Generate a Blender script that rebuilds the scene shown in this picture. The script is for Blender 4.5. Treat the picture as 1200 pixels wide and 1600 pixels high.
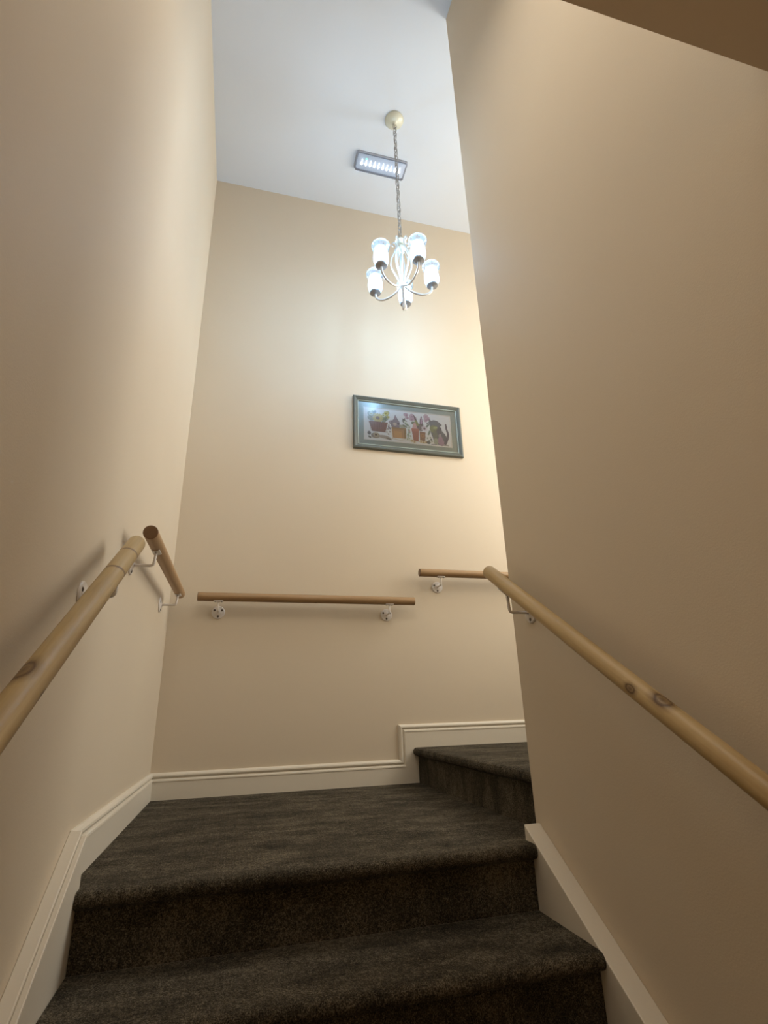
import bpy, bmesh, math, random
from math import sin, cos, pi, radians, sqrt
from mathutils import Vector, Matrix

for o in list(bpy.data.objects):
    bpy.data.objects.remove(o)
C = bpy.context.scene.collection
SC = bpy.context.scene
H = 1.442                      # height of the lens above the lower hall floor

# ------------------------------------------------------------------ camera
cd = bpy.data.cameras.new('camera')
cam = bpy.data.objects.new('camera', cd)
C.objects.link(cam)
right = Vector((0.96631366, -0.25580028, -0.02835717))
up = Vector((-0.06292094, -0.3416434, 0.93772104))
fwd = Vector((0.24955735, 0.90434839, 0.34622987))
m = Matrix.Identity(4)
for i in range(3):
    m[i][0] = right[i]; m[i][1] = up[i]; m[i][2] = -fwd[i]
m[0][3], m[1][3], m[2][3] = 0.0, 0.0, H
cam.matrix_world = m
cd.sensor_fit = 'VERTICAL'; cd.sensor_height = 24.0; cd.lens = 824.6 / 1600 * 24.0
cd.clip_start = 0.02
SC.camera = cam

# ------------------------------------------------------------------ world, lights, exposure
w = bpy.data.worlds.new('world'); SC.world = w; w.use_nodes = True
w.node_tree.nodes['Background'].inputs[0].default_value = (0.9, 0.8, 0.68, 1)
w.node_tree.nodes['Background'].inputs[1].default_value = 0.05
SC.view_settings.view_transform = 'Standard'
SC.view_settings.look = 'None'
SC.view_settings.gamma = 1.0
SC.view_settings.use_curve_mapping = False
SC.view_settings.exposure = 0.24
BULB_STRENGTH = 370.0
BULB_COLOR = (0.40, 0.69, 1.0, 1)


def area(name, loc, size, power, color, rot=(0, 0, 0)):
    l = bpy.data.lights.new(name, 'AREA'); l.shape = 'RECTANGLE'
    l.size, l.size_y = size; l.energy = power; l.color = color
    o = bpy.data.objects.new(name, l); o.location = loc; o.rotation_euler = rot
    C.objects.link(o)


# added warm fill behind the camera, under the low ceiling; no visible source
area('hall_fill', (0.1, -0.5, 2.42), (0.5, 0.4), 14, (1.0, 0.82, 0.60), (radians(-42), 0, 0))
# unseen upright fill panel, added round the corner to brighten the walls
area('upper_hall_fill', (2.92, 2.36, 2.1 + H), (2.2, 1.0), 49, (0.97, 0.95, 0.87), (0, radians(90), 0))
# extra overhead fill added above the frame to lift the right wall
area('stair_fill', (0.20, 0.40, 3.0 + H), (0.9, 0.9), 14, (1.0, 0.92, 0.80), (radians(10), 0, 0))

# ------------------------------------------------------------------ materials
MAT = {}


def mat(name, color, rough=0.6, spec=0.4, metal=0.0):
    m = bpy.data.materials.new(name); m.use_nodes = True
    b = m.node_tree.nodes['Principled BSDF']
    b.inputs['Base Color'].default_value = (*color, 1)
    b.inputs['Roughness'].default_value = rough
    b.inputs['Specular IOR Level'].default_value = spec
    b.inputs['Metallic'].default_value = metal
    MAT[name] = m
    return m


def nodes(m):
    nt = m.node_tree
    return nt, nt.nodes, nt.links, nt.nodes['Principled BSDF']


def noise(nt, scale, detail=3, vec=None, rough=0.5):
    n = nt.nodes.new('ShaderNodeTexNoise')
    n.inputs['Scale'].default_value = scale; n.inputs['Detail'].default_value = detail
    n.inputs['Roughness'].default_value = rough
    if vec is not None: nt.links.new(vec, n.inputs['Vector'])
    return n.outputs['Fac']


def coords(nt, scale=(1, 1, 1)):
    t = nt.nodes.new('ShaderNodeTexCoord'); mp = nt.nodes.new('ShaderNodeMapping')
    nt.links.new(t.outputs['Object'], mp.inputs[0]); mp.inputs['Scale'].default_value = scale
    return mp.outputs[0]


def ramp(nt, fac, stops):
    r = nt.nodes.new('ShaderNodeValToRGB'); nt.links.new(fac, r.inputs[0])
    e = r.color_ramp.elements
    while len(e) < len(stops): e.new(0.5)
    for k, (p, c) in enumerate(stops):
        e[k].position = p; e[k].color = (*c, 1)
    return r.outputs[0]


def bump(nt, h, strength, dist, prev=None):
    b = nt.nodes.new('ShaderNodeBump'); b.inputs['Strength'].default_value = strength
    b.inputs['Distance'].default_value = dist
    nt.links.new(h, b.inputs['Height'])
    if prev is not None: nt.links.new(prev, b.inputs['Normal'])
    return b.outputs[0]


def paint(name, c1, c2, rough, bs=0.25):
    m = mat(name, c1, rough, 0.3)
    nt, N, L, b = nodes(m)
    v = coords(nt)
    L.new(ramp(nt, noise(nt, 1.3, 3, v), [(0.3, c1), (0.7, c2)]), b.inputs['Base Color'])
    n1 = bump(nt, noise(nt, 230, 2, v), bs, 0.0010)
    n2 = bump(nt, noise(nt, 9, 2, v), 0.15, 0.003, n1)
    L.new(n2, b.inputs['Normal'])
    return m


paint('wall_paint', (0.662, 0.567, 0.445), (0.682, 0.587, 0.460), 0.62)
paint('ceiling_paint', (0.64, 0.665, 0.71), (0.67, 0.695, 0.74), 0.8)
paint('soffit_paint', (0.66, 0.56, 0.44), (0.69, 0.585, 0.46), 0.8)
paint('trim_paint', (0.72, 0.66, 0.56), (0.75, 0.69, 0.59), 0.38, 0.08)

# carpet: ribbed dark grey-brown cut pile
m = mat('carpet', (0.05, 0.04, 0.035), 0.95, 0.05)
nt, N, L, b = nodes(m)
v = coords(nt)
tuft = noise(nt, 330, 2, v, 0.7)
mid = noise(nt, 75, 4, v, 0.7)
big = noise(nt, 5.5, 5, coords(nt, (1.0, 2.2, 1.0)), 0.62)
mx = N.new('ShaderNodeMath'); mx.operation = 'MULTIPLY_ADD'
L.new(mid, mx.inputs[0]); mx.inputs[1].default_value = 0.45; L.new(tuft, mx.inputs[2])
mx2 = N.new('ShaderNodeMath'); mx2.operation = 'MULTIPLY_ADD'
L.new(big, mx2.inputs[0]); mx2.inputs[1].default_value = 0.55; L.new(mx.outputs[0], mx2.inputs[2])
mr = N.new('ShaderNodeMapRange'); L.new(mx2.outputs[0], mr.inputs['Value'])
mr.inputs['From Min'].default_value = 0.68; mr.inputs['From Max'].default_value = 1.32
L.new(ramp(nt, mr.outputs[0], [(0.15, (0.010, 0.008, 0.005)), (0.5, (0.066, 0.054, 0.036)), (0.85, (0.24, 0.20, 0.14))]),
      b.inputs['Base Color'])
wv = N.new('ShaderNodeTexWave'); wv.wave_type = 'BANDS'; wv.bands_direction = 'X'
wv.inputs['Scale'].default_value = 36; wv.inputs['Distortion'].default_value = 1.2
wv.inputs['Detail'].default_value = 1; wv.inputs['Detail Scale'].default_value = 2
L.new(v, wv.inputs['Vector'])
n1 = bump(nt, wv.outputs['Fac'], 0.55, 0.003)
n2 = bump(nt, tuft, 1.0, 0.006, n1)
n3 = bump(nt, mid, 0.5, 0.006, n2)
L.new(n3, b.inputs['Normal'])
b.inputs['Sheen Weight'].default_value = 0.05
b.inputs['Sheen Roughness'].default_value = 0.5


def wood(name, c_dark, c_mid, c_light, knots=(), bands=()):
    """pale varnished dowel; knots = (x, y, z, size) and bands = (x, tilt) in the rail's own space"""
    m = mat(name, c_mid, 0.40, 0.4)
    nt, N, L, b = nodes(m)
    v = coords(nt, (2.2, 38, 38))
    g = noise(nt, 1.0, 4, v, 0.6)
    col = ramp(nt, g, [(0.28, c_dark), (0.5, c_mid), (0.75, c_light)])
    raw = coords(nt)

    def darken(col, fac, c):
        mix = N.new('ShaderNodeMix'); mix.data_type = 'RGBA'
        L.new(fac, mix.inputs['Factor']); L.new(col, mix.inputs['A'])
        mix.inputs['B'].default_value = (*c, 1)
        return mix.outputs['Result']
    for (x, y, z, s) in knots:
        mp = N.new('ShaderNodeMapping'); mp.vector_type = 'TEXTURE'
        L.new(raw, mp.inputs[0]); mp.inputs['Location'].default_value = (x, y, z)
        mp.inputs['Scale'].default_value = (s * 1.7, s, s)
        ln = N.new('ShaderNodeVectorMath'); ln.operation = 'LENGTH'; L.new(mp.outputs[0], ln.inputs[0])
        ad = N.new('ShaderNodeMath'); ad.operation = 'MULTIPLY_ADD'
        L.new(g, ad.inputs[0]); ad.inputs[1].default_value = 0.5; L.new(ln.outputs['Value'], ad.inputs[2])
        r = ramp(nt, ad.outputs[0], [(0.35, (.85,) * 3), (0.6, (.6,) * 3), (0.78, (1.,) * 3), (0.9, (.6,) * 3), (1.0, (.4,) * 3)])
        r2 = N.new('ShaderNodeMapRange'); L.new(ad.outputs[0], r2.inputs['Value'])
        r2.inputs['From Min'].default_value = 0.95; r2.inputs['From Max'].default_value = 1.35
        r2.inputs['To Min'].default_value = 1; r2.inputs['To Max'].default_value = 0
        mm = N.new('ShaderNodeMath'); mm.operation = 'MULTIPLY'
        L.new(r, mm.inputs[0]); L.new(r2.outputs[0], mm.inputs[1])
        col = darken(col, mm.outputs[0], (0.10, 0.052, 0.02))
    for (x, tilt, wd) in bands:
        sp = N.new('ShaderNodeSeparateXYZ'); L.new(raw, sp.inputs[0])
        a = N.new('ShaderNodeMath'); a.operation = 'MULTIPLY_ADD'
        L.new(sp.outputs['Z'], a.inputs[0]); a.inputs[1].default_value = tilt; L.new(sp.outputs['X'], a.inputs[2])
        s_ = N.new('ShaderNodeMath'); s_.operation = 'SUBTRACT'; L.new(a.outputs[0], s_.inputs[0]); s_.inputs[1].default_value = x
        ab = N.new('ShaderNodeMath'); ab.operation = 'ABSOLUTE'; L.new(s_.outputs[0], ab.inputs[0])
        r2 = N.new('ShaderNodeMapRange'); L.new(ab.outputs[0], r2.inputs['Value'])
        r2.inputs['From Min'].default_value = wd * 0.35; r2.inputs['From Max'].default_value = wd
        r2.inputs['To Min'].default_value = 0.9; r2.inputs['To Max'].default_value = 0
        col = darken(col, r2.outputs[0], (0.14, 0.075, 0.035))
    L.new(col, b.inputs['Base Color'])
    L.new(bump(nt, g, 0.12, 0.001), b.inputs['Normal'])
    return m


mat('bracket_metal', (0.74, 0.69, 0.65), 0.35, 0.5)
mat('screw_metal', (0.10, 0.08, 0.065), 0.45, 0.5, 0.6)
mat('end_grain', (0.20, 0.105, 0.05), 0.6)
mat('chandelier_metal', (0.62, 0.60, 0.58), 0.36, 0.5, 0.35)
mat('cream_metal', (0.66, 0.64, 0.52), 0.4, 0.5, 0.15)
mat('chain_metal', (0.36, 0.35, 0.34), 0.4, 0.5, 0.5)
mat('cap_metal', (0.30, 0.31, 0.33), 0.4, 0.5, 0.4)
mat('cord', (0.34, 0.33, 0.32), 0.6)
mat('fixture_plastic', (0.36, 0.37, 0.42), 0.4)
mat('reflector', (0.66, 0.70, 0.78), 0.5, 0.3)
mat('frame_wood', (0.105, 0.112, 0.095), 0.45)
mat('frame_lip', (0.40, 0.46, 0.42), 0.4)
mat('mat_board', (0.33, 0.38, 0.34), 0.8)
mat('mat_bevel', (0.80, 0.77, 0.72), 0.8)


def emit(name, color, strength):
    m = bpy.data.materials.new(name); m.use_nodes = True
    nt = m.node_tree; nt.nodes.clear()
    e = nt.nodes.new('ShaderNodeEmission'); e.inputs[0].default_value = color; e.inputs[1].default_value = strength
    o = nt.nodes.new('ShaderNodeOutputMaterial'); nt.links.new(e.outputs[0], o.inputs[0])
    MAT[name] = m


emit('bulb_glow', BULB_COLOR, BULB_STRENGTH)
emit('led_streak_glow', (0.92, 0.97, 1.0, 1), 4)
emit('green_glow', (0.25, 1.0, 0.6, 1), 1.6)

# ribbed frosted glass of the lamp shades
m = bpy.data.materials.new('shade_glass'); m.use_nodes = True; MAT['shade_glass'] = m
nt = m.node_tree; nt.nodes.clear(); N = nt.nodes; L = nt.links
out = N.new('ShaderNodeOutputMaterial')
tl = N.new('ShaderNodeBsdfTranslucent'); tl.inputs[0].default_value = (0.30, 0.36, 0.42, 1)
tr = N.new('ShaderNodeBsdfTransparent'); tr.inputs[0].default_value = (0.97, 0.99, 1, 1)
gl = N.new('ShaderNodeBsdfGlossy'); gl.inputs['Roughness'].default_value = 0.15
fr = N.new('ShaderNodeFresnel'); fr.inputs[0].default_value = 1.45
v = coords(nt)
pat = ramp(nt, noise(nt, 55, 2, v), [(0.42, (0.70,) * 3), (0.56, (0.46,) * 3)])
m1 = N.new('ShaderNodeMixShader'); L.new(pat, m1.inputs[0]); L.new(tl.outputs[0], m1.inputs[1]); L.new(tr.outputs[0], m1.inputs[2])
m2 = N.new('ShaderNodeMixShader'); L.new(fr.outputs[0], m2.inputs[0]); L.new(m1.outputs[0], m2.inputs[1]); L.new(gl.outputs[0], m2.inputs[2])
L.new(m2.outputs[0], out.inputs[0])

# clear plastic cover / picture glass
for nm, ro in (('clear_cover', 0.3), ('picture_glass', 0.22)):
    m = bpy.data.materials.new(nm); m.use_nodes = True; MAT[nm] = m
    nt = m.node_tree; nt.nodes.clear(); N = nt.nodes; L = nt.links
    out = N.new('ShaderNodeOutputMaterial')
    tr = N.new('ShaderNodeBsdfTransparent'); tr.inputs[0].default_value = (0.95, 0.96, 0.98, 1)
    gl = N.new('ShaderNodeBsdfGlossy'); gl.inputs['Roughness'].default_value = ro
    fr = N.new('ShaderNodeFresnel'); fr.inputs[0].default_value = 1.45
    m2 = N.new('ShaderNodeMixShader'); L.new(fr.outputs[0], m2.inputs[0]); L.new(tr.outputs[0], m2.inputs[1]); L.new(gl.outputs[0], m2.inputs[2])
    L.new(m2.outputs[0], out.inputs[0])

# print colours come from a colour attribute on a flat sheet
m = mat('print', (0.8, 0.8, 0.8), 0.85, 0.2)
nt, N, L, b = nodes(m)
at = N.new('ShaderNodeVertexColor'); at.layer_name = 'print_colour'
L.new(at.outputs[0], b.inputs['Base Color'])


# ------------------------------------------------------------------ helpers
def obj(name, bm, mname, parent=None, smooth=False, bevel=0.0):
    me = bpy.data.meshes.new(name)
    bmesh.ops.recalc_face_normals(bm, faces=bm.faces)
    bm.to_mesh(me); bm.free()
    me.materials.append(MAT[mname])
    o = bpy.data.objects.new(name, me); C.objects.link(o)
    if parent is not None: o.parent = parent
    if smooth:
        for p in me.polygons: p.use_smooth = True
    if bevel:
        md = o.modifiers.new('bevel', 'BEVEL'); md.width = bevel; md.segments = 2; md.limit_method = 'ANGLE'
        md.angle_limit = radians(40)
    return o


def autosmooth(o, deg=40):
    me = o.data
    for p in me.polygons: p.use_smooth = True
    bm = bmesh.new(); bm.from_mesh(me)
    for e in bm.edges:
        if len(e.link_faces) == 2 and e.calc_face_angle(0) > radians(deg): e.smooth = False
    bm.to_mesh(me); bm.free()
    return o


def box(bm, x0, x1, y0, y1, z0, z1):
    vs = [bm.verts.new(p) for p in ((x0, y0, z0), (x1, y0, z0), (x1, y1, z0), (x0, y1, z0), (x0, y0, z1), (x1, y0, z1), (x1, y1, z1), (x0, y1, z1))]
    for f in ((0, 3, 2, 1), (4, 5, 6, 7), (0, 1, 5, 4), (1, 2, 6, 5), (2, 3, 7, 6), (3, 0, 4, 7)):
        bm.faces.new([vs[i] for i in f])
    return bm


def prism(bm, pts, axis, a, b):
    """closed polygon pts (2D) extruded along axis from a to b; the other two axes keep their order"""
    def p3(p, t):
        q = list(p); q.insert(axis, t); return q
    A = [bm.verts.new(p3(p, a)) for p in pts]; B = [bm.verts.new(p3(p, b)) for p in pts]
    n = len(pts)
    for i in range(n):
        bm.faces.new((A[i], A[(i + 1) % n], B[(i + 1) % n], B[i]))
    bm.faces.new(A); bm.faces.new(B[::-1])
    return bm


def tube(bm, pts, r, seg=10, caps=True, closed=False, radii=None):
    pts = [Vector(p) for p in pts]; n = len(pts); rings = []
    prev = None
    for i, p in enumerate(pts):
        if closed: d = (pts[(i + 1) % n] - pts[i - 1]).normalized()
        elif i == 0: d = (pts[1] - pts[0]).normalized()
        elif i == n - 1: d = (pts[-1] - pts[-2]).normalized()
        else: d = (pts[i + 1] - pts[i - 1]).normalized()
        if prev is None:
            ref = Vector((0, 0, 1)) if abs(d.z) < 0.9 else Vector((1, 0, 0))
            u = d.cross(ref).normalized()
        else:
            u = (prev - d * prev.dot(d)).normalized()
        prev = u; v_ = d.cross(u)
        rr = radii[i] if radii else r
        rings.append([bm.verts.new(p + (u * cos(2 * pi * k / seg) + v_ * sin(2 * pi * k / seg)) * rr) for k in range(seg)])
    for i in range(n if closed else n - 1):
        a, b_ = rings[i], rings[(i + 1) % n]
        for k in range(seg):
            bm.faces.new((a[k], a[(k + 1) % seg], b_[(k + 1) % seg], b_[k]))
    if caps and not closed:
        bm.faces.new(rings[0][::-1]); bm.faces.new(rings[-1])
    return bm


def lathe(bm, prof, seg=24, center=(0, 0, 0), axis='Z'):
    """prof = [(r, h)]; r == 0 closes"""
    c = Vector(center); rings = []
    for r, h in prof:
        if r < 1e-6:
            q = Vector((0, 0, h))
            rings.append([bm.verts.new(c + ax(q, axis))])
        else:
            rings.append([bm.verts.new(c + ax(Vector((r * cos(2 * pi * k / seg), r * sin(2 * pi * k / seg), h)), axis)) for k in range(seg)])
    for a, b_ in zip(rings[:-1], rings[1:]):
        for k in range(seg):
            k2 = (k + 1) % seg
            if len(a) == 1 and len(b_) == 1: continue
            if len(a) == 1: bm.faces.new((a[0], b_[k2], b_[k]))
            elif len(b_) == 1: bm.faces.new((a[k], a[k2], b_[0]))
            else: bm.faces.new((a[k], a[k2], b_[k2], b_[k]))
    return bm


def ax(q, axis):
    if axis == 'Z': return q
    if axis == 'X': return Vector((q.z, q.x, q.y))
    return Vector((q.x, q.z, q.y))


def spline(pts, n=8):
    P = [Vector(p) for p in pts]; P = [P[0] * 2 - P[1]] + P + [P[-1] * 2 - P[-2]]
    out = []
    for i in range(1, len(P) - 2):
        for k in range(n):
            t = k / n
            a, b_, c, d = P[i - 1], P[i], P[i + 1], P[i + 2]
            out.append(0.5 * ((2 * b_) + (c - a) * t + (2 * a - 5 * b_ + 4 * c - d) * t * t + (3 * b_ - a - 3 * c + d) * t ** 3))
    out.append(P[-2])
    return out


def thing(name, label, cat, loc=(0, 0, 0), group=None):
    o = bpy.data.objects.new(name, None); C.objects.link(o); o.location = loc
    o.empty_display_size = 0.1
    o['label'] = label; o['category'] = cat
    if group: o['group'] = group
    return o


def struct(name, bm, mname, label=None, **k):
    o = obj(name, bm, mname, **k); o['kind'] = 'structure'
    if label: o['label'] = label
    return o


# ------------------------------------------------------------------ room shell
XL, XR, YB, YE = -0.397, 0.979, 3.2, 1.787
ZC = 3.92 + H
ZLAND = -0.41 + H
ZUP = -0.226 + H
X2 = 3.0
B = bmesh.new
struct('wall_left', box(B(), XL - 0.12, XL, -2.6, YB + 0.12, -0.05, ZC), 'wall_paint', 'beige painted wall on the left of the stairwell')
struct('wall_back', box(B(), XL, X2 + 0.12, YB, YB + 0.12, -0.05, ZC), 'wall_paint', 'beige painted wall behind the landing with the picture')
struct('wall_right', prism(B(), [(XR, -2.6), (XR + 0.14, -2.6), (XR + 0.14, YE - 0.14), (X2, YE - 0.14), (X2, YE), (XR, YE)], 2, -0.05, ZC),
       'wall_paint', 'beige partition wall on the right, ending at the landing')
struct('wall_end', box(B(), X2, X2 + 0.12, YE - 0.14, YB, -0.05, ZC), 'wall_paint')
struct('wall_front', box(B(), XL - 0.12, XR + 0.14, -2.72, -2.6, -0.05, ZC), 'wall_paint')
struct('floor', box(B(), XL, XR, -2.6, 0.10, -0.05, 0.0), 'carpet')
struct('ceiling', box(B(), XL - 0.12, X2 + 0.12, -2.72, YB + 0.12, ZC, ZC + 0.1), 'ceiling_paint', 'pale high ceiling above the stairwell')
struct('ceiling.001', box(B(), XL, XR, -2.6, 0.448, 1.146 + H, 1.146 + H + 0.25), 'soffit_paint', 'low shaded ceiling edge at the top right')

# ------------------------------------------------------------------ stairs
RISE, GO = 0.176, 0.28
SX0, SX1 = -0.352, 0.920
stair = thing('staircase', 'dark brown carpeted stairs climbing to a landing with one more step on its right', 'stairs', (0.28, 0, 0))


def nose_profile(yf, zt, depth, drop, r=0.020, over=0.030):
    """side outline: front at yf, top at zt"""
    pts = [(yf + depth, zt), (yf + r * 1.3, zt)]
    for k in range(1, 9):
        a = pi / 2 + pi * k / 8
        pts.append((yf + r + cos(a) * r, zt - r + sin(a) * r))
    pts += [(yf + over, zt - 2 * r - 0.006), (yf + over, zt - drop), (yf + depth, zt - drop)]
    return pts


def densify_x(bm):
    return bm


def carpet_step(yf, zt, depth, drop, x0, x1):
    bm = B(); prism(bm, nose_profile(yf, zt, depth, drop), 0, x0, x1)
    return bm


nos = 1.690
steps = []
for k in range(1, 6):
    zt = ZLAND - k * RISE
    if zt < 0.02: break
    yf = nos - k * GO
    o = obj('carpeted_step', carpet_step(yf, zt, GO + 0.029, RISE if zt > RISE else zt, SX0, SX1), 'carpet')
    autosmooth(o, 50); o.parent = stair; o.location = (-0.28, 0, 0)
# landing: nosing strip plus slab
bm = carpet_step(nos, ZLAND, 0.05, RISE, SX0, SX1)
prism(bm, [(SX0, nos + 0.05), (SX1, nos + 0.05), (SX1, 1.762), (XR - 0.001, 1.762), (XR - 0.001, YE + 0.001), (1.045, YE + 0.001), (1.045, YB - 0.012), (XL + 0.012, YB - 0.012), (XL + 0.012, 1.746), (SX0, 1.746)], 2, ZLAND - 0.10, ZLAND)
o = obj('carpeted_landing', bm, 'carpet'); autosmooth(o, 50); o.parent = stair; o.location = (-0.28, 0, 0)
# upper step (front faces -X)
bm = B()
prof = [(p[0], p[1]) for p in nose_profile(1.010, ZUP, X2 - 1.010 - 0.002, ZUP - ZLAND + 0.02, 0.021)]
A_ = [bm.verts.new((p[0], YE + 0.002, p[1])) for p in prof]; B_ = [bm.verts.new((p[0], YB - 0.012, p[1])) for p in prof]
for i in range(len(prof)):
    j = (i + 1) % len(prof); bm.faces.new((A_[i], A_[j], B_[j], B_[i]))
bm.faces.new(A_); bm.faces.new(B_[::-1])
o = obj('carpeted_step', bm, 'carpet'); autosmooth(o, 50); o.parent = stair; o.location = (-0.28, 0, 0)
o['label'] = 'upper carpeted step on the right of the landing'

# ------------------------------------------------------------------ skirtings and stair strings
MOULD = [(0, 0.0), (0, 0.006), (0.004, 0.011), (0.010, 0.0155), (0.016, 0.0165), (0.021, 0.014), (0.024, 0.010), (0.0265, 0.0095),
         (0.029, 0.013), (0.033, 0.0175), (0.038, 0.0185), (0.040, 0.0185)]


def sweep_mould(bm, path, tolocal, prof=MOULD):
    """path: top-edge polyline in wall plane (s, z); profile offset to the right-hand side (downwards)"""
    n = len(path); rows = []
    for i in range(n):
        p = Vector(path[i])
        d0 = (Vector(path[i]) - Vector(path[i - 1])).normalized() if i > 0 else None
        d1 = (Vector(path[i + 1]) - Vector(path[i])).normalized() if i < n - 1 else None
        if d0 is None: d0 = d1
        if d1 is None: d1 = d0
        n0 = Vector((d0.y, -d0.x)); n1 = Vector((d1.y, -d1.x))
        nn = (n0 + n1); nn = nn / (nn.dot(n0))
        rows.append([bm.verts.new(tolocal(p.x + nn.x * w_, p.y + nn.y * w_, d)) for w_, d in prof])
    for a, b_ in zip(rows[:-1], rows[1:]):
        for k in range(len(prof) - 1):
            bm.faces.new((a[k], b_[k], b_[k + 1], a[k + 1]))
    bm.faces.new(rows[0][::-1] if len(rows[0]) > 2 else rows[0]); bm.faces.new(rows[-1])


ZS1, ZS2, XS = ZLAND + 0.125, ZUP + 0.126, 0.928
T = 0.0165
# back wall skirting: along the landing, up beside the step, along the upper step
bm = B()
sweep_mould(bm, [(XL + 0.001, ZS1), (XS, ZS1), (XS, ZS2), (X2 - 0.001, ZS2)], lambda s, z, d: (s, YB - d, z))
lo = ZLAND - 0.005
pts = [(XL + 0.001, lo), (1.04, lo), (1.04, ZUP - 0.01), (X2 - 0.001, ZUP - 0.01), (X2 - 0.001, ZS2 - 0.038), (XS + 0.038, ZS2 - 0.038), (XS + 0.038, ZS1 - 0.038), (XL + 0.001, ZS1 - 0.038)]
prism(bm, pts, 1, YB - T, YB)
struct('baseboard_back', bm, 'trim_paint', 'white moulded skirting stepping up along the back wall')
# left wall skirting along the landing
bm = B()
sweep_mould(bm, [(1.745, ZS1 + 0.004), (YB - 0.001, ZS1)], lambda s, z, d: (XL + d, s, z))
box(bm, XL, XL + T, 1.746, YB - 0.001, lo, ZS1 - 0.038)
struct('baseboard_left', bm, 'trim_paint', 'white moulded skirting along the landing on the left wall')
# stair strings
SL = 0.665


def string(bm, x0, x1, ytop, ztop, height, yend):
    z_end = ztop - (ytop - yend) * SL
    prism(bm, [(ytop, ztop), (ytop, ztop - height), (yend, z_end - height), (yend, z_end)], 0, x0, x1)


def dz(y): return (1.745 - y) * SL


bm = B()
string(bm, XL, XL + 0.030, 1.745, H - 0.281, 0.34, 0.02)
string(bm, XL + 0.030, SX0 - 0.001, 1.738, H - 0.292, 0.33, 0.02)
struct('trim_1', bm, 'trim_paint', 'white stair string sloping down the left wall', bevel=0.0025)
bm = B()
string(bm, SX1 + 0.001, XR, 1.762, H - 0.366, 0.30, 0.02)
struct('trim_2', bm, 'trim_paint', 'white stair string sloping down the right wall', bevel=0.0025)

# ------------------------------------------------------------------ handrails
RR = 0.0248


def rail_mesh(length, dome):
    bm = B(); prof = [(0, 0)]
    for k in range(0, 7):
        a = pi / 2 * k / 6
        prof.append((RR - dome[0] + sin(a) * dome[0], dome[0] - cos(a) * dome[0]))
    nseg = 24
    for k in range(1, nseg): prof.append((RR, dome[0] + (length - dome[0] - dome[1]) * k / nseg))
    for k in range(0, 7):
        a = pi / 2 * k / 6
        prof.append((RR - dome[1] + cos(a) * dome[1], length - dome[1] + sin(a) * dome[1]))
    prof.append((0, length))
    return lathe(bm, prof, 28, axis='X')


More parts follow.
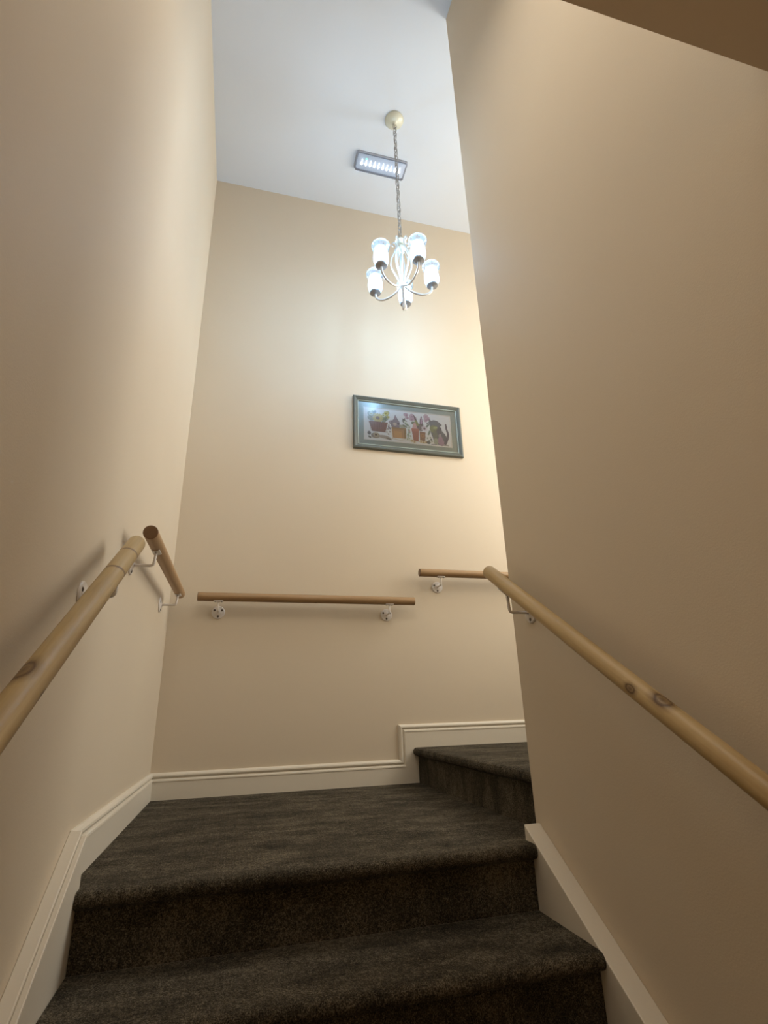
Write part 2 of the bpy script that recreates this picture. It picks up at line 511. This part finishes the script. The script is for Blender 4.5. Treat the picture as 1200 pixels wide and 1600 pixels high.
def handrail(label, p0, p1, wall, brackets, material, dome=(0.003, 0.003), drop=0.075):
    """p0 -> p1 axis ends; wall = unit vector from the rail to its wall; brackets = distances from p0"""
    p0 = Vector(p0); p1 = Vector(p1); d = p1 - p0; Ln = d.length; d.normalize()
    root = thing('handrail', label, 'handrail', p0, 'wooden handrails on the stairwell walls')
    r = obj('rail', rail_mesh(Ln, dome), material, root); autosmooth(r, 50)
    wv = Vector(wall); zz = d.cross(wv)
    if zz.z < 0: zz = -zz
    yy = zz.cross(d)
    mr = Matrix((d, yy, zz)).transposed()
    r.rotation_euler = mr.to_euler()
    for (s, off) in brackets:
        q = d * s                                   # rail axis point, local to root
        up_ = Vector((0, 0, 1)); out_ = -wv
        along = Vector((0, 0, 1)).cross(wv)
        wallp = q + wv * off - up_ * drop
        bm = B()
        c1 = q - up_ * (drop - 0.0) + wv * 0.004
        path = [wallp + out_ * 0.004, wallp + out_ * (off * 0.5), c1 + wv * 0.012]
        path += [c1 + wv * 0.005 + up_ * 0.0015, c1 + wv * 0.0015 + up_ * 0.005, c1 + up_ * 0.012, q - up_ * (RR + 0.001)]
        tube(bm, path, 0.0052, 10)
        br = obj('bracket', bm, 'bracket_metal', root, smooth=True)
        # round wall plate
        bm = B(); bx = 'X' if abs(wv.x) > 0.5 else 'Y'
        sgn = -1 if (wv.x + wv.y) > 0 else 1
        lathe(bm, [(0, 0.0005 * sgn), (0.037, 0.0005 * sgn), (0.037, 0.003 * sgn), (0.034, 0.0065 * sgn), (0.017, 0.008 * sgn), (0.011, 0.012 * sgn), (0, 0.012 * sgn)], 28, wallp, bx)
        autosmooth(obj('wall_plate', bm, 'bracket_metal', br), 35)
        for a in (90 + 60, 90 - 60, 270):
            sp = wallp + (along * cos(radians(a)) + up_ * sin(radians(a))) * 0.0235
            bm = B(); lathe(bm, [(0, 0.006 * sgn), (0.0062, 0.006 * sgn), (0.0062, 0.0082 * sgn), (0.003, 0.0094 * sgn), (0, 0.0088 * sgn)], 12, sp, bx)
            obj('screw', bm, 'screw_metal', br, smooth=False)
        # curved saddle under the rail
        bm = B(); rows = []
        for t in (-0.027, -0.024, 0.024, 0.027):
            row = []
            span = 34 if abs(t) < 0.026 else 22
            for k in range(9):
                a = radians(-90 - span + 2 * span * k / 8)
                n_ = yy * cos(a) + zz * sin(a)
                row.append((bm.verts.new(q + d * t + n_ * (RR + 0.0002)), bm.verts.new(q + d * t + n_ * (RR + 0.0032))))
            rows.append(row)
        for a_, b_ in zip(rows[:-1], rows[1:]):
            for k in range(8):
                bm.faces.new((a_[k][1], a_[k + 1][1], b_[k + 1][1], b_[k][1]))
                bm.faces.new((a_[k][0], b_[k][0], b_[k + 1][0], a_[k + 1][0]))
            for k in (0, 8): bm.faces.new((a_[k][0], a_[k][1], b_[k][1], b_[k][0]))
        for row in (rows[0], rows[-1]):
            for k in range(8): bm.faces.new((row[k][0], row[k + 1][0], row[k + 1][1], row[k][1]))
        obj('saddle', bm, 'bracket_metal', br, smooth=True)
        for t in (-0.017, 0.017):
            bm = B(); base = q + d * t
            tube(bm, [base - zz * (RR + 0.003), base - zz * (RR + 0.0048)], 0.0036, 10)
            obj('screw', bm, 'screw_metal', br)
    return root


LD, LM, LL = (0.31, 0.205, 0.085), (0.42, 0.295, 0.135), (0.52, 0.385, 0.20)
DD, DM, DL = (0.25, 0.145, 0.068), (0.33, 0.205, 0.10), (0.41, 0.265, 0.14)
XHL, XHR, YHB = -0.315, 0.892, 3.12
# left sloping rail
t0 = (XHL, 0.30, H - 0.397); t1 = (XHL, 1.662, H + 0.488)
ll = sqrt(1.362 ** 2 + 0.885 ** 2)


def sl(y): return (y - 0.30) * ll / 1.362


wood('wood_left_slope', LD, LM, LL, knots=[(sl(0.99), 0.010, 0.0225, 0.027), (sl(0.97), -0.020, -0.012, 0.014), (sl(1.27), -0.020, -0.012, 0.012)],
     bands=[(sl(1.550), 0.45, 0.007), (sl(1.425), 0.55, 0.008)])
handrail('pale wooden handrail sloping up the left wall beside the lower stairs', t0, t1, (-1, 0, 0), [(sl(0.62), 0.082), (sl(1.485), 0.082)], 'wood_left_slope', (0.003, 0.020), 0.085)
wood('wood_left_level', (0.34, 0.20, 0.10), (0.42, 0.26, 0.13), (0.48, 0.31, 0.17), bands=[(0, 0, 0.004)])
handrail('short level wooden handrail on the left wall above the landing', (XHL, 1.850, H + 0.580), (XHL, 2.925, H + 0.586), (-1, 0, 0),
         [(0.17, 0.082), (0.98, 0.082)], 'wood_left_level')
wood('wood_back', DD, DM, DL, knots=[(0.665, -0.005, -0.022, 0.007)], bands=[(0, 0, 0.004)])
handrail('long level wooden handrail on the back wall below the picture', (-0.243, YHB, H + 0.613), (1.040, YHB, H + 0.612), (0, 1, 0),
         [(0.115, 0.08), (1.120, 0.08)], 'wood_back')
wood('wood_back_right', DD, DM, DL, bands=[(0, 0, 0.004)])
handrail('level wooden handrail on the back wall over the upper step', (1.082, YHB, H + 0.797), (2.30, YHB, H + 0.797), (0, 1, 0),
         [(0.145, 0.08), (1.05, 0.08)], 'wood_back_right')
ll2 = sqrt(1.51 ** 2 + (1.51 * 0.648) ** 2)


def sr(y): return (y - 0.27) * ll2 / 1.51


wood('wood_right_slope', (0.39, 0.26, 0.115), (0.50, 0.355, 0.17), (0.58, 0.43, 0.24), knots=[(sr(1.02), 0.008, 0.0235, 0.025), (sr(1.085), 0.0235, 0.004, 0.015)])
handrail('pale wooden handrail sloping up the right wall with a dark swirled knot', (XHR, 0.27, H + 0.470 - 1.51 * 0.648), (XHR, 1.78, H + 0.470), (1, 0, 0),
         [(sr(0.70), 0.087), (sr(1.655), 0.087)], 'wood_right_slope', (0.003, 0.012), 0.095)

# ------------------------------------------------------------------ framed picture
PX, PZ, PW, PH = 1.083, H + 1.889, 0.816, 0.418
pic = thing('framed_picture', 'wide grey green framed print of cats and potted flowers on the back wall', 'picture', (PX, YB, PZ))
fw = 0.036
bm = B()
prof = [(0, 0.001), (0, 0.020), (0.004, 0.0245), (0.012, 0.026), (0.019, 0.022), (0.024, 0.021), (0.029, 0.017), (fw - 0.004, 0.015), (fw - 0.004, 0.001)]


def ring(bm, hw, hh, prof):
    rows = []
    for sx, sz in ((-1, -1), (1, -1), (1, 1), (-1, 1)):
        rows.append([bm.verts.new((sx * (hw - w_), -d, sz * (hh - w_))) for w_, d in prof])
    n = len(prof)
    for i in range(4):
        a, b_ = rows[i], rows[(i + 1) % 4]
        for k in range(n):
            bm.faces.new((a[k], b_[k], b_[(k + 1) % n], a[(k + 1) % n]))


ring(bm, PW / 2, PH / 2, prof)
obj('frame', bm, 'frame_wood', pic)
bm = B(); ring(bm, PW / 2 - fw + 0.004, PH / 2 - fw + 0.004, [(0, 0.004), (0, 0.0165), (0.002, 0.018), (0.005, 0.0165), (0.006, 0.004)])
o = obj('frame_lip', bm, 'frame_lip', pic); o['label'] = 'pale green inner lip'
mw, mh = 0.042, 0.040
hw, hh = PW / 2 - fw, PH / 2 - fw
bm = B(); ring(bm, hw, hh, [(0, 0.003), (0, 0.0075), (mw, 0.0075), (mw, 0.003)])
o = obj('mat_board', bm, 'mat_board', pic); o['label'] = 'grey green mount'
hw -= mw; hh -= mh
bm = B(); ring(bm, hw, hh, [(-0.001, 0.003), (-0.001, 0.0078), (0.0, 0.0078), (0.007, 0.0050), (0.007, 0.003)])
o = obj('mount_bevel', bm, 'mat_bevel', pic); o['label'] = 'cream inner mount edge'
hw -= 0.006; hh -= 0.006

# the printed picture, coloured cell by cell on a flat sheet
GU, GV = 300, 122
random.seed(4)
img = [[(0.80, 0.80, 0.79) for _ in range(GU)] for _ in range(GV)]


def srgb(c): return tuple((x / 255.0) ** 2.2 for x in c)


def blend(i, j, c, a=1.0):
    if 0 <= i < GV and 0 <= j < GU:
        o_ = img[i][j]; img[i][j] = tuple(o_[k] * (1 - a) + c[k] * a for k in range(3))


AS = hw / hh


def ell(u, v, ru, rv, c, rot=0, a=0.92, jit=0.06):
    """u, v in 0..1 from top left; radii in units of picture height"""
    c = srgb(c)
    R_ = max(ru, rv)
    for i in range(int((v - R_) * GV) - 1, int((v + R_) * GV) + 2):
        for j in range(int((u - R_ / AS) * GU) - 1, int((u + R_ / AS) * GU) + 2):
            du = ((j + .5) / GU - u) * AS; dv = (i + .5) / GV - v
            x_ = du * cos(rot) + dv * sin(rot); y_ = -du * sin(rot) + dv * cos(rot)
            if (x_ / ru) ** 2 + (y_ / rv) ** 2 <= 1:
                q = 1 + random.uniform(-jit, jit) * 2
                blend(i, j, tuple(k * q for k in c), a)


def poly(pts, c, a=0.95, jit=0.06):
    c = srgb(c)
    us = [p[0] for p in pts]; vs = [p[1] for p in pts]
    for i in range(max(0, int(min(vs) * GV)), min(GV, int(max(vs) * GV) + 1)):
        for j in range(max(0, int(min(us) * GU)), min(GU, int(max(us) * GU) + 1)):
            x_, y_ = (j + .5) / GU, (i + .5) / GV; ins = False
            for k in range(len(pts)):
                (xa, ya), (xb, yb) = pts[k], pts[k - 1]
                if (ya > y_) != (yb > y_) and x_ < (xb - xa) * (y_ - ya) / (yb - ya) + xa: ins = not ins
            if ins:
                q = 1 + random.uniform(-jit, jit) * 2
                blend(i, j, tuple(k * q for k in c), a)


def flower(u, v, r, petal, heart, n=8):
    for k in range(n):
        a = 2 * pi * k / n
        ell(u + cos(a) * r * .62 / AS, v + sin(a) * r * .62, r * .42, r * .22, petal, a)
    ell(u, v, r * .36, r * .36, heart)


# ground line
for k in range(40):
    ell(0.08 + k * 0.022, 0.925 + 0.015 * sin(k), 0.06, 0.012, (196, 184, 160), 0, 0.6)
# sunflower basket
for (u, v, r, c) in ((.07, .20, .10, (122, 128, 92)), (.10, .14, .07, (150, 150, 84)), (.07, .33, .10, (126, 122, 86)), (.23, .22, .13, (140, 140, 84)), (.26, .12, .08, (168, 160, 76)),
                     (.22, .36, .09, (122, 130, 92)), (.13, .38, .09, (150, 144, 86)), (.25, .30, .07, (112, 122, 88))):
    ell(u, v, r, r * .7, c, u * 9, 0.8)
ell(.115, .12, .07, .04, (92, 88, 98), -0.7)
flower(.075, .19, .06, (214, 212, 190), (160, 150, 90))
flower(.245, .13, .075, (206, 196, 96), (150, 132, 60))
flower(.215, .20, .06, (220, 216, 176), (170, 160, 90))
flower(.27, .24, .05, (196, 184, 92), (140, 128, 70))
flower(.15, .30, .155, (200, 180, 104), (112, 78, 44), 12)
poly([(.045, .42), (.265, .42), (.235, .74), (.085, .74)], (128, 82, 66))
for k in range(6):
    poly([(.05 + k * .004, .44 + k * .05), (.262 - k * .004, .44 + k * .05), (.262 - k * .004, .455 + k * .05), (.05 + k * .004, .455 + k * .05)], (166, 112, 92), 0.7)
for k in range(9):
    poly([(.06 + k * .022, .44), (.068 + k * .022, .44), (.076 + k * .018, .74), (.07 + k * .018, .74)], (102, 64, 56), 0.45)
ell(.12, .86, .13, .08, (140, 126, 116)); ell(.22, .88, .17, .05, (164, 152, 140), 0.1)
ell(.05, .80, .05, .06, (98, 88, 92)); ell(.27, .93, .09, .03, (132, 122, 112), 0.3); ell(.055, .92, .05, .03, (104, 96, 92), 0.5)
flower(.125, .84, .09, (182, 168, 142), (92, 72, 62))
# trailing blossoms
for (u, v) in ((.275, .50), (.262, .62), (.285, .70), (.268, .78), (.295, .44), (.25, .72)):
    flower(u, v, .055, (222, 216, 204), (128, 110, 104), 5)
ell(.28, .58, .06, .03, (124, 112, 118), 0.8); ell(.30, .38, .07, .05, (160, 148, 152), -.6)
# small grey cat in the tub
poly([(.300, .50), (.305, .36), (.335, .28), (.350, .13), (.372, .24), (.395, .34), (.402, .55), (.31, .55)], (132, 118, 128))
poly([(.348, .18), (.362, .26), (.345, .28)], (186, 158, 164))
ell(.36, .40, .11, .12, (150, 136, 140)); ell(.345, .44, .055, .05, (206, 186, 168)); ell(.385, .42, .03, .03, (98, 84, 88))
ell(.43, .50, .10, .05, (164, 160, 134), .3); ell(.46, .47, .08, .03, (122, 128, 104), .5)
poly([(.305, .54), (.475, .54), (.470, .88), (.315, .88)], (182, 134, 82))
poly([(.305, .54), (.475, .54), (.475, .60), (.305, .60)], (158, 128, 88))
poly([(.330, .66), (.42, .66), (.42, .86), (.335, .86)], (208, 160, 104), 0.7)
poly([(.447, .60), (.475, .60), (.470, .88), (.447, .88)], (138, 112, 72), .8)
poly([(.302, .62), (.310, .62), (.318, .90), (.310, .90)], (226, 206, 178))
# leaf star and white blossoms
for a in range(6): ell(.455 + cos(a) * .012, .30 + sin(a) * .04, .055, .022, (92, 92, 84), a)
ell(.475, .36, .09, .035, (210, 214, 198), .8); ell(.49, .43, .10, .03, (128, 142, 116), .6)
for (u, v) in ((.50, .58), (.515, .66), (.49, .74), (.52, .77), (.505, .86), (.53, .90), (.485, .88), (.51, .50)):
    flower(u, v, .062, (220, 224, 210), (150, 156, 120), 6)
ell(.50, .70, .03, .16, (132, 148, 118), .2, .7); flower(.515, .62, .04, (220, 178, 172), (190, 130, 120), 5)
# pink tulips / roses
for (u, v, r) in ((.478, .10, .075), (.49, .19, .06), (.55, .14, .10), (.575, .19, .08), (.54, .22, .07), (.715, .09, .09), (.735, .15, .08), (.71, .20, .07)):
    ell(u, v, r, r * .85, (190, 162, 172), u * 20); ell(u + .006, v + .01, r * .45, r * .35, (164, 130, 146), u * 30)
ell(.765, .22, .045, .03, (84, 86, 92)); ell(.76, .19, .02, .03, (110, 116, 116))
# dark rabbit between pots
poly([(.562, .05), (.585, .12), (.615, .30), (.625, .48), (.600, .44), (.585, .25)], (98, 84, 88))
poly([(.660, .06), (.672, .22), (.680, .38), (.635, .38), (.640, .22)], (108, 90, 104))
poly([(.660, .12), (.668, .24), (.664, .34), (.645, .34), (.650, .22)], (196, 160, 178))
ell(.64, .46, .13, .12, (112, 94, 90)); ell(.56, .34, .06, .05, (104, 112, 84)); ell(.60, .33, .05, .10, (150, 148, 100), -.4)
poly([(.545, .52), (.560, .36), (.585, .30), (.610, .52)], (206, 164, 156))
poly([(.536, .52), (.625, .52), (.612, .92), (.556, .92)], (164, 98, 80))
poly([(.536, .52), (.625, .52), (.622, .60), (.538, .60)], (182, 120, 102))
poly([(.63, .60), (.70, .60), (.692, .90), (.63, .90)], (138, 94, 66))
flower(.663, .72, .07, (178, 132, 92), (146, 92, 70), 8)
flower(.69, .48, .095, (216, 202, 208), (96, 74, 78), 9)
for (u, v) in ((.54, .92), (.565, .95), (.64, .92), (.67, .93), (.70, .92)): flower(u, v, .055, (214, 196, 156), (176, 140, 96), 6)
# blossoms before the big cat
ell(.745, .33, .12, .04, (226, 228, 222), -.6); ell(.75, .27, .10, .02, (92, 92, 98), -.5); ell(.73, .38, .07, .03, (104, 116, 104), -.9)
for (u, v) in ((.735, .66), (.755, .76), (.74, .86), (.77, .88), (.72, .78)): flower(u, v, .06, (222, 222, 212), (120, 124, 108), 6)
ell(.73, .92, .06, .05, (84, 88, 84)); ell(.765, .82, .035, .03, (78, 82, 84)); ell(.745, .60, .03, .08, (118, 130, 112), .3)
# big grey cat
poly([(.755, .36), (.765, .25), (.80, .17), (.845, .18), (.885, .26), (.905, .31), (.880, .36), (.90, .50), (.935, .62), (.952, .78), (.945, .90), (.90, .96), (.80, .95), (.79, .80), (.765, .60)], (104, 104, 112))
ell(.81, .30, .16, .11, (118, 120, 126)); ell(.805, .47, .13, .13, (138, 142, 104)); ell(.82, .42, .07, .03, (176, 182, 132), -.3)
ell(.86, .55, .08, .18, (96, 94, 104), .3); ell(.815, .66, .07, .16, (122, 122, 110)); ell(.82, .86, .08, .10, (168, 170, 148))
ell(.885, .84, .11, .15, (172, 142, 158)); ell(.87, .66, .04, .06, (168, 156, 156), .5); ell(.925, .72, .07, .18, (108, 106, 114), -.3)
prev_ = None
for k in range(26):
    t = k / 25
    u = .93 + .045 * sin(t * 3.0) - .012 * t; v = .90 - .62 * t
    if t > .75: u += (t - .75) * .10
    ell(u, v, .042 - .014 * t, .042 - .014 * t, (106, 98, 108))
poly([(.76, .955), (.97, .955), (.975, .975), (.76, .975)], (110, 104, 98))
me = bpy.data.meshes.new('print')
vs = [(-hw + 2 * hw * j / GU, -0.0046, hh - 2 * hh * i / GV) for i in range(GV + 1) for j in range(GU + 1)]
fs = [(i * (GU + 1) + j, (i + 1) * (GU + 1) + j, (i + 1) * (GU + 1) + j + 1, i * (GU + 1) + j + 1) for i in range(GV) for j in range(GU)]
me.from_pydata(vs, [], fs); me.materials.append(MAT['print'])
ca = me.color_attributes.new('print_colour', 'FLOAT_COLOR', 'CORNER')
buf = []
for i in range(GV):
    for j in range(GU): buf.extend((*img[i][j], 1.0) * 4)
ca.data.foreach_set('color', buf)
o = bpy.data.objects.new('print', me); C.objects.link(o); o.parent = pic
o['label'] = 'print of flower pots and small animals'
bm = B(); box(bm, -PW / 2 + 0.006, PW / 2 - 0.006, -0.0040, -0.0005, -PH / 2 + 0.006, PH / 2 - 0.006)
obj('backing_board', bm, 'mat_bevel', pic)
bm = B(); box(bm, -PW / 2 + fw - 0.002, PW / 2 - fw + 0.002, -0.0105, -0.0095, -PH / 2 + fw - 0.002, PH / 2 - fw + 0.002)
obj('glass', bm, 'picture_glass', pic)

# ------------------------------------------------------------------ chandelier
CX, CY = 0.834, 2.430
Z0 = H                                # heights below are measured from the lens
ch = thing('chandelier', 'five armed white metal chandelier with glowing glass shades hanging on a chain', 'chandelier', (CX, CY, ZC))


def cz(h): return h + H - ZC          # height above lens -> local z


bm = B(); lathe(bm, [(0, -0.0005), (0.066, -0.0005), (0.067, -0.004), (0.062, -0.012), (0.048, -0.024), (0.028, -0.033), (0.012, -0.037), (0.008, -0.046), (0, -0.048)], 36)
autosmooth(obj('ceiling_canopy', bm, 'cream_metal', ch), 60)
bm = B(); lathe(bm, [(0, 0), (0.004, 0), (0.004, 0.003), (0, 0.004)], 10, (0.022, 0.020, -0.034)); obj('screw', bm, 'chain_metal', ch)
# chain links
ztop, zbot = -0.046, cz(2.800)
pitch = 0.040; nlink = int((ztop - zbot) / pitch) + 1; pitch = (ztop - zbot) / nlink
lbm = B(); pts = []
for k in range(20):
    a = 2 * pi * k / 20
    pts.append((0.0115 * cos(a), 0, 0.0135 * (1 if sin(a) > 0 else -1) * (abs(sin(a)) ** 0.8) + (0.0125 if sin(a) >= 0 else -0.0125) * min(1, abs(sin(a)) * 3)))
tube(lbm, pts, 0.0026, 6, closed=True)
link0 = obj('chain_link', lbm, 'chain_metal', ch, smooth=True)
link0.location = (0, 0, ztop - pitch * 0.5)
for k in range(1, nlink):
    c = link0.copy(); C.objects.link(c); c.location = (0.0012 * sin(k * 1.7), 0, ztop - pitch * (k + 0.5)); c.rotation_euler = (0, 0, (pi / 2 if k % 2 else 0) + 0.4 + 0.15 * sin(k * 2.1))
# flex woven through the chain
pts = [(0.0045 * sin(k * 0.9), 0.0045 * cos(k * 0.9), ztop - (ztop - zbot) * k / 40) for k in range(41)]
bm = B(); tube(bm, spline(pts, 3), 0.0019, 7); obj('power_cord', bm, 'cord', ch, smooth=True)
# top hub and stem
bm = B()
lathe(bm, [(0, cz(2.812)), (0.006, cz(2.810)), (0.008, cz(2.800)), (0.020, cz(2.793)), (0.034, cz(2.783)), (0.036, cz(2.777)), (0.022, cz(2.770)), (0.016, cz(2.755)), (0.024, cz(2.742)),
           (0.031, cz(2.727)), (0.031, cz(2.712)), (0.022, cz(2.697)), (0.012, cz(2.690)), (0.010, cz(2.680)), (0, cz(2.678))], 28)
autosmooth(obj('top_hub', bm, 'cream_metal', ch), 50)
bm = B(); tube(bm, [(0, 0, cz(2.69)), (0, 0, cz(2.40))], 0.0065, 12); obj('stem', bm, 'chandelier_metal', ch, smooth=True)
bm = B(); lathe(bm, [(0, cz(2.452)), (0.012, cz(2.450)), (0.020, cz(2.438)), (0.022, cz(2.424)), (0.014, cz(2.408)), (0.009, cz(2.396)), (0.0075, cz(2.36)), (0.007, cz(2.30)), (0.0095, cz(2.262)), (0.010, cz(2.252)), (0.006, cz(2.240)), (0, cz(2.236))], 20)
o = obj('finial', bm, 'chandelier_metal', ch); autosmooth(o, 50)

R0 = 0.188


def rot(p, a): return (p[0] * cos(a), p[0] * sin(a), p[1])


arm0 = None
PH0 = -5
ZB = 2.448                            # underside of the shades
# prototype arm pointing along +X
arm_pts = [(0.012, cz(2.425)), (0.035, cz(2.400)), (0.075, cz(2.378)), (0.120, cz(2.370)), (0.158, cz(2.382)), (0.182, cz(2.408)), (R0, cz(2.440))]
bm = B(); tube(bm, spline([rot(p, 0) for p in arm_pts], 7), 0.0066, 12)
arm0 = obj('arm', bm, 'chandelier_metal', ch, smooth=True)
bm = B()
lathe(bm, [(0, cz(ZB) - 0.008), (0.012, cz(ZB) - 0.008), (0.022, cz(ZB) - 0.004), (0.034, cz(ZB) + 0.000), (0.036, cz(ZB) + 0.006), (0.034, cz(ZB) + 0.011), (0.012, cz(ZB) + 0.012), (0.012, cz(ZB) + 0.045), (0, cz(ZB) + 0.046)], 28, (R0, 0, 0))
cap0 = obj('shade_cup', bm, 'cap_metal', arm0); autosmooth(cap0, 40)
bm = B()
sp = [(0.033, 0.013), (0.040, 0.022), (0.0455, 0.042), (0.0460, 0.066), (0.0425, 0.095), (0.0385, 0.116), (0.0385, 0.126), (0.047, 0.135), (0.0545, 0.144), (0.0560, 0.153), (0.0530, 0.162), (0.0480, 0.165)]
spp = [(r, h) for r, h in [(p.x, p.y) for p in spline([(a, b_, 0) for a, b_ in sp], 3)]]
seg = 40; rings = []
for (r, h) in spp:
    row = []
    for k in range(seg):
        a = 2 * pi * k / seg
        rr = r * (1 + 0.012 * cos(a * 10))
        row.append(bm.verts.new((R0 + rr * cos(a), rr * sin(a), cz(ZB) + h)))
    rings.append(row)
for a_, b_ in zip(rings[:-1], rings[1:]):
    for k in range(seg): bm.faces.new((a_[k], a_[(k + 1) % seg], b_[(k + 1) % seg], b_[k]))
sh0 = obj('glass_shade', bm, 'shade_glass', arm0, smooth=True)
bm = B(); lathe(bm, [(0, 0.046), (0.009, 0.047), (0.0155, 0.062), (0.0165, 0.074), (0.013, 0.092), (0.007, 0.106), (0, 0.114)], 16, (R0, 0, cz(ZB)))
bl0 = obj('bulb', bm, 'bulb_glow', arm0, smooth=True)
arms = [(arm0, 0)]
arm0.rotation_euler = (0, 0, radians(PH0))
for k in range(1, 5):
    a = arm0.copy(); C.objects.link(a); a.rotation_euler = (0, 0, radians(PH0 + 72 * k))
    for ch_ in (cap0, sh0, bl0):
        c = ch_.copy(); C.objects.link(c); c.parent = a
# lyre scrolls rising from the bottom to the top hub
sc = [(0.012, cz(2.430)), (0.022, cz(2.470)), (0.050, cz(2.540)), (0.068, cz(2.600)), (0.062, cz(2.660)), (0.040, cz(2.710)), (0.030, cz(2.755)), (0.040, cz(2.785)), (0.054, cz(2.782)), (0.056, cz(2.765)), (0.048, cz(2.757))]
bm = B(); tube(bm, spline([rot(p, 0) for p in sc], 5), 0.0048, 10)
s0 = obj('scroll', bm, 'chandelier_metal', ch, smooth=True); s0.rotation_euler = (0, 0, radians(PH0 + 12))
sc = [(0.010, cz(2.440)), (0.018, cz(2.500)), (0.034, cz(2.570)), (0.040, cz(2.620)), (0.028, cz(2.670)), (0.020, cz(2.700))]
bm = B(); tube(bm, spline([rot(p, 0) for p in sc], 5), 0.0036, 10)
s1 = obj('inner_scroll', bm, 'chandelier_metal', ch, smooth=True); s1.rotation_euler = (0, 0, radians(PH0 + 48))
for k in range(1, 5):
    for q, o_ in ((s0, 12), (s1, 48)):
        c = q.copy(); C.objects.link(c); c.rotation_euler = (0, 0, radians(PH0 + o_ + 72 * k))

# ------------------------------------------------------------------ emergency light on the ceiling
em = thing('emergency_light', 'flat oblong emergency light with a row of bright diodes on the ceiling', 'ceiling light', (0.822, 2.770, ZC))
em.rotation_euler = (0, 0, radians(0.5))


def rrect(hx, hy, r, n=5):
    pts = []
    for cx, cy, a0 in ((hx - r, hy - r, 0), (-hx + r, hy - r, 90), (-hx + r, -hy + r, 180), (hx - r, -hy + r, 270)):
        for k in range(n + 1):
            a = radians(a0 + 90 * k / n); pts.append((cx + r * cos(a), cy + r * sin(a)))
    return pts


def loft(bm, levels):
    rows = [[bm.verts.new((x, y, z)) for x, y in rrect(hx, hy, r)] for hx, hy, r, z in levels]
    n = len(rows[0])
    for a_, b_ in zip(rows[:-1], rows[1:]):
        for k in range(n): bm.faces.new((a_[k], a_[(k + 1) % n], b_[(k + 1) % n], b_[k]))
    return rows


bm = B()
rows = loft(bm, [(0.170, 0.050, 0.010, -0.014), (0.196, 0.070, 0.018, -0.016), (0.200, 0.074, 0.020, -0.012), (0.200, 0.074, 0.020, -0.0005)])
bm.faces.new(rows[-1])
obj('housing', bm, 'fixture_plastic', em)
bm = B(); rows = loft(bm, [(0.186, 0.060, 0.014, -0.0165), (0.186, 0.060, 0.014, -0.0135)]); bm.faces.new(rows[0][::-1]); bm.faces.new(rows[-1])
obj('reflector_tray', bm, 'reflector', em)
bm = B(); rows = loft(bm, [(0.196, 0.070, 0.018, -0.0165), (0.193, 0.067, 0.018, -0.034), (0.184, 0.058, 0.016, -0.042), (0.176, 0.050, 0.014, -0.0435)]); bm.faces.new(rows[-1])
obj('lens_cover', bm, 'clear_cover', em, smooth=False)
lb = B()
dm = [(0, 0.013), (0.0095, 0.0), (0.0028, -0.006), (0.0006, -0.036), (-0.0006, -0.036), (-0.0028, -0.006), (-0.0095, 0.0)]  # tapered tail is the reflection streak in the cover, modelled as glowing mesh
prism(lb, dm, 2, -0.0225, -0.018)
led0 = obj('diode_and_streak', lb, 'led_streak_glow', em); led0.location = (-0.148, 0.012, 0)
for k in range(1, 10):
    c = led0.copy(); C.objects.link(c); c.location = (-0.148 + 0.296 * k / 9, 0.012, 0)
bm = B(); lathe(bm, [(0, -0.0175), (0.0075, -0.0178), (0.007, -0.021), (0, -0.0225)], 14, (-0.118, -0.028, 0))
o = obj('indicator_light', bm, 'green_glow', em); o['label'] = 'small green indicator'
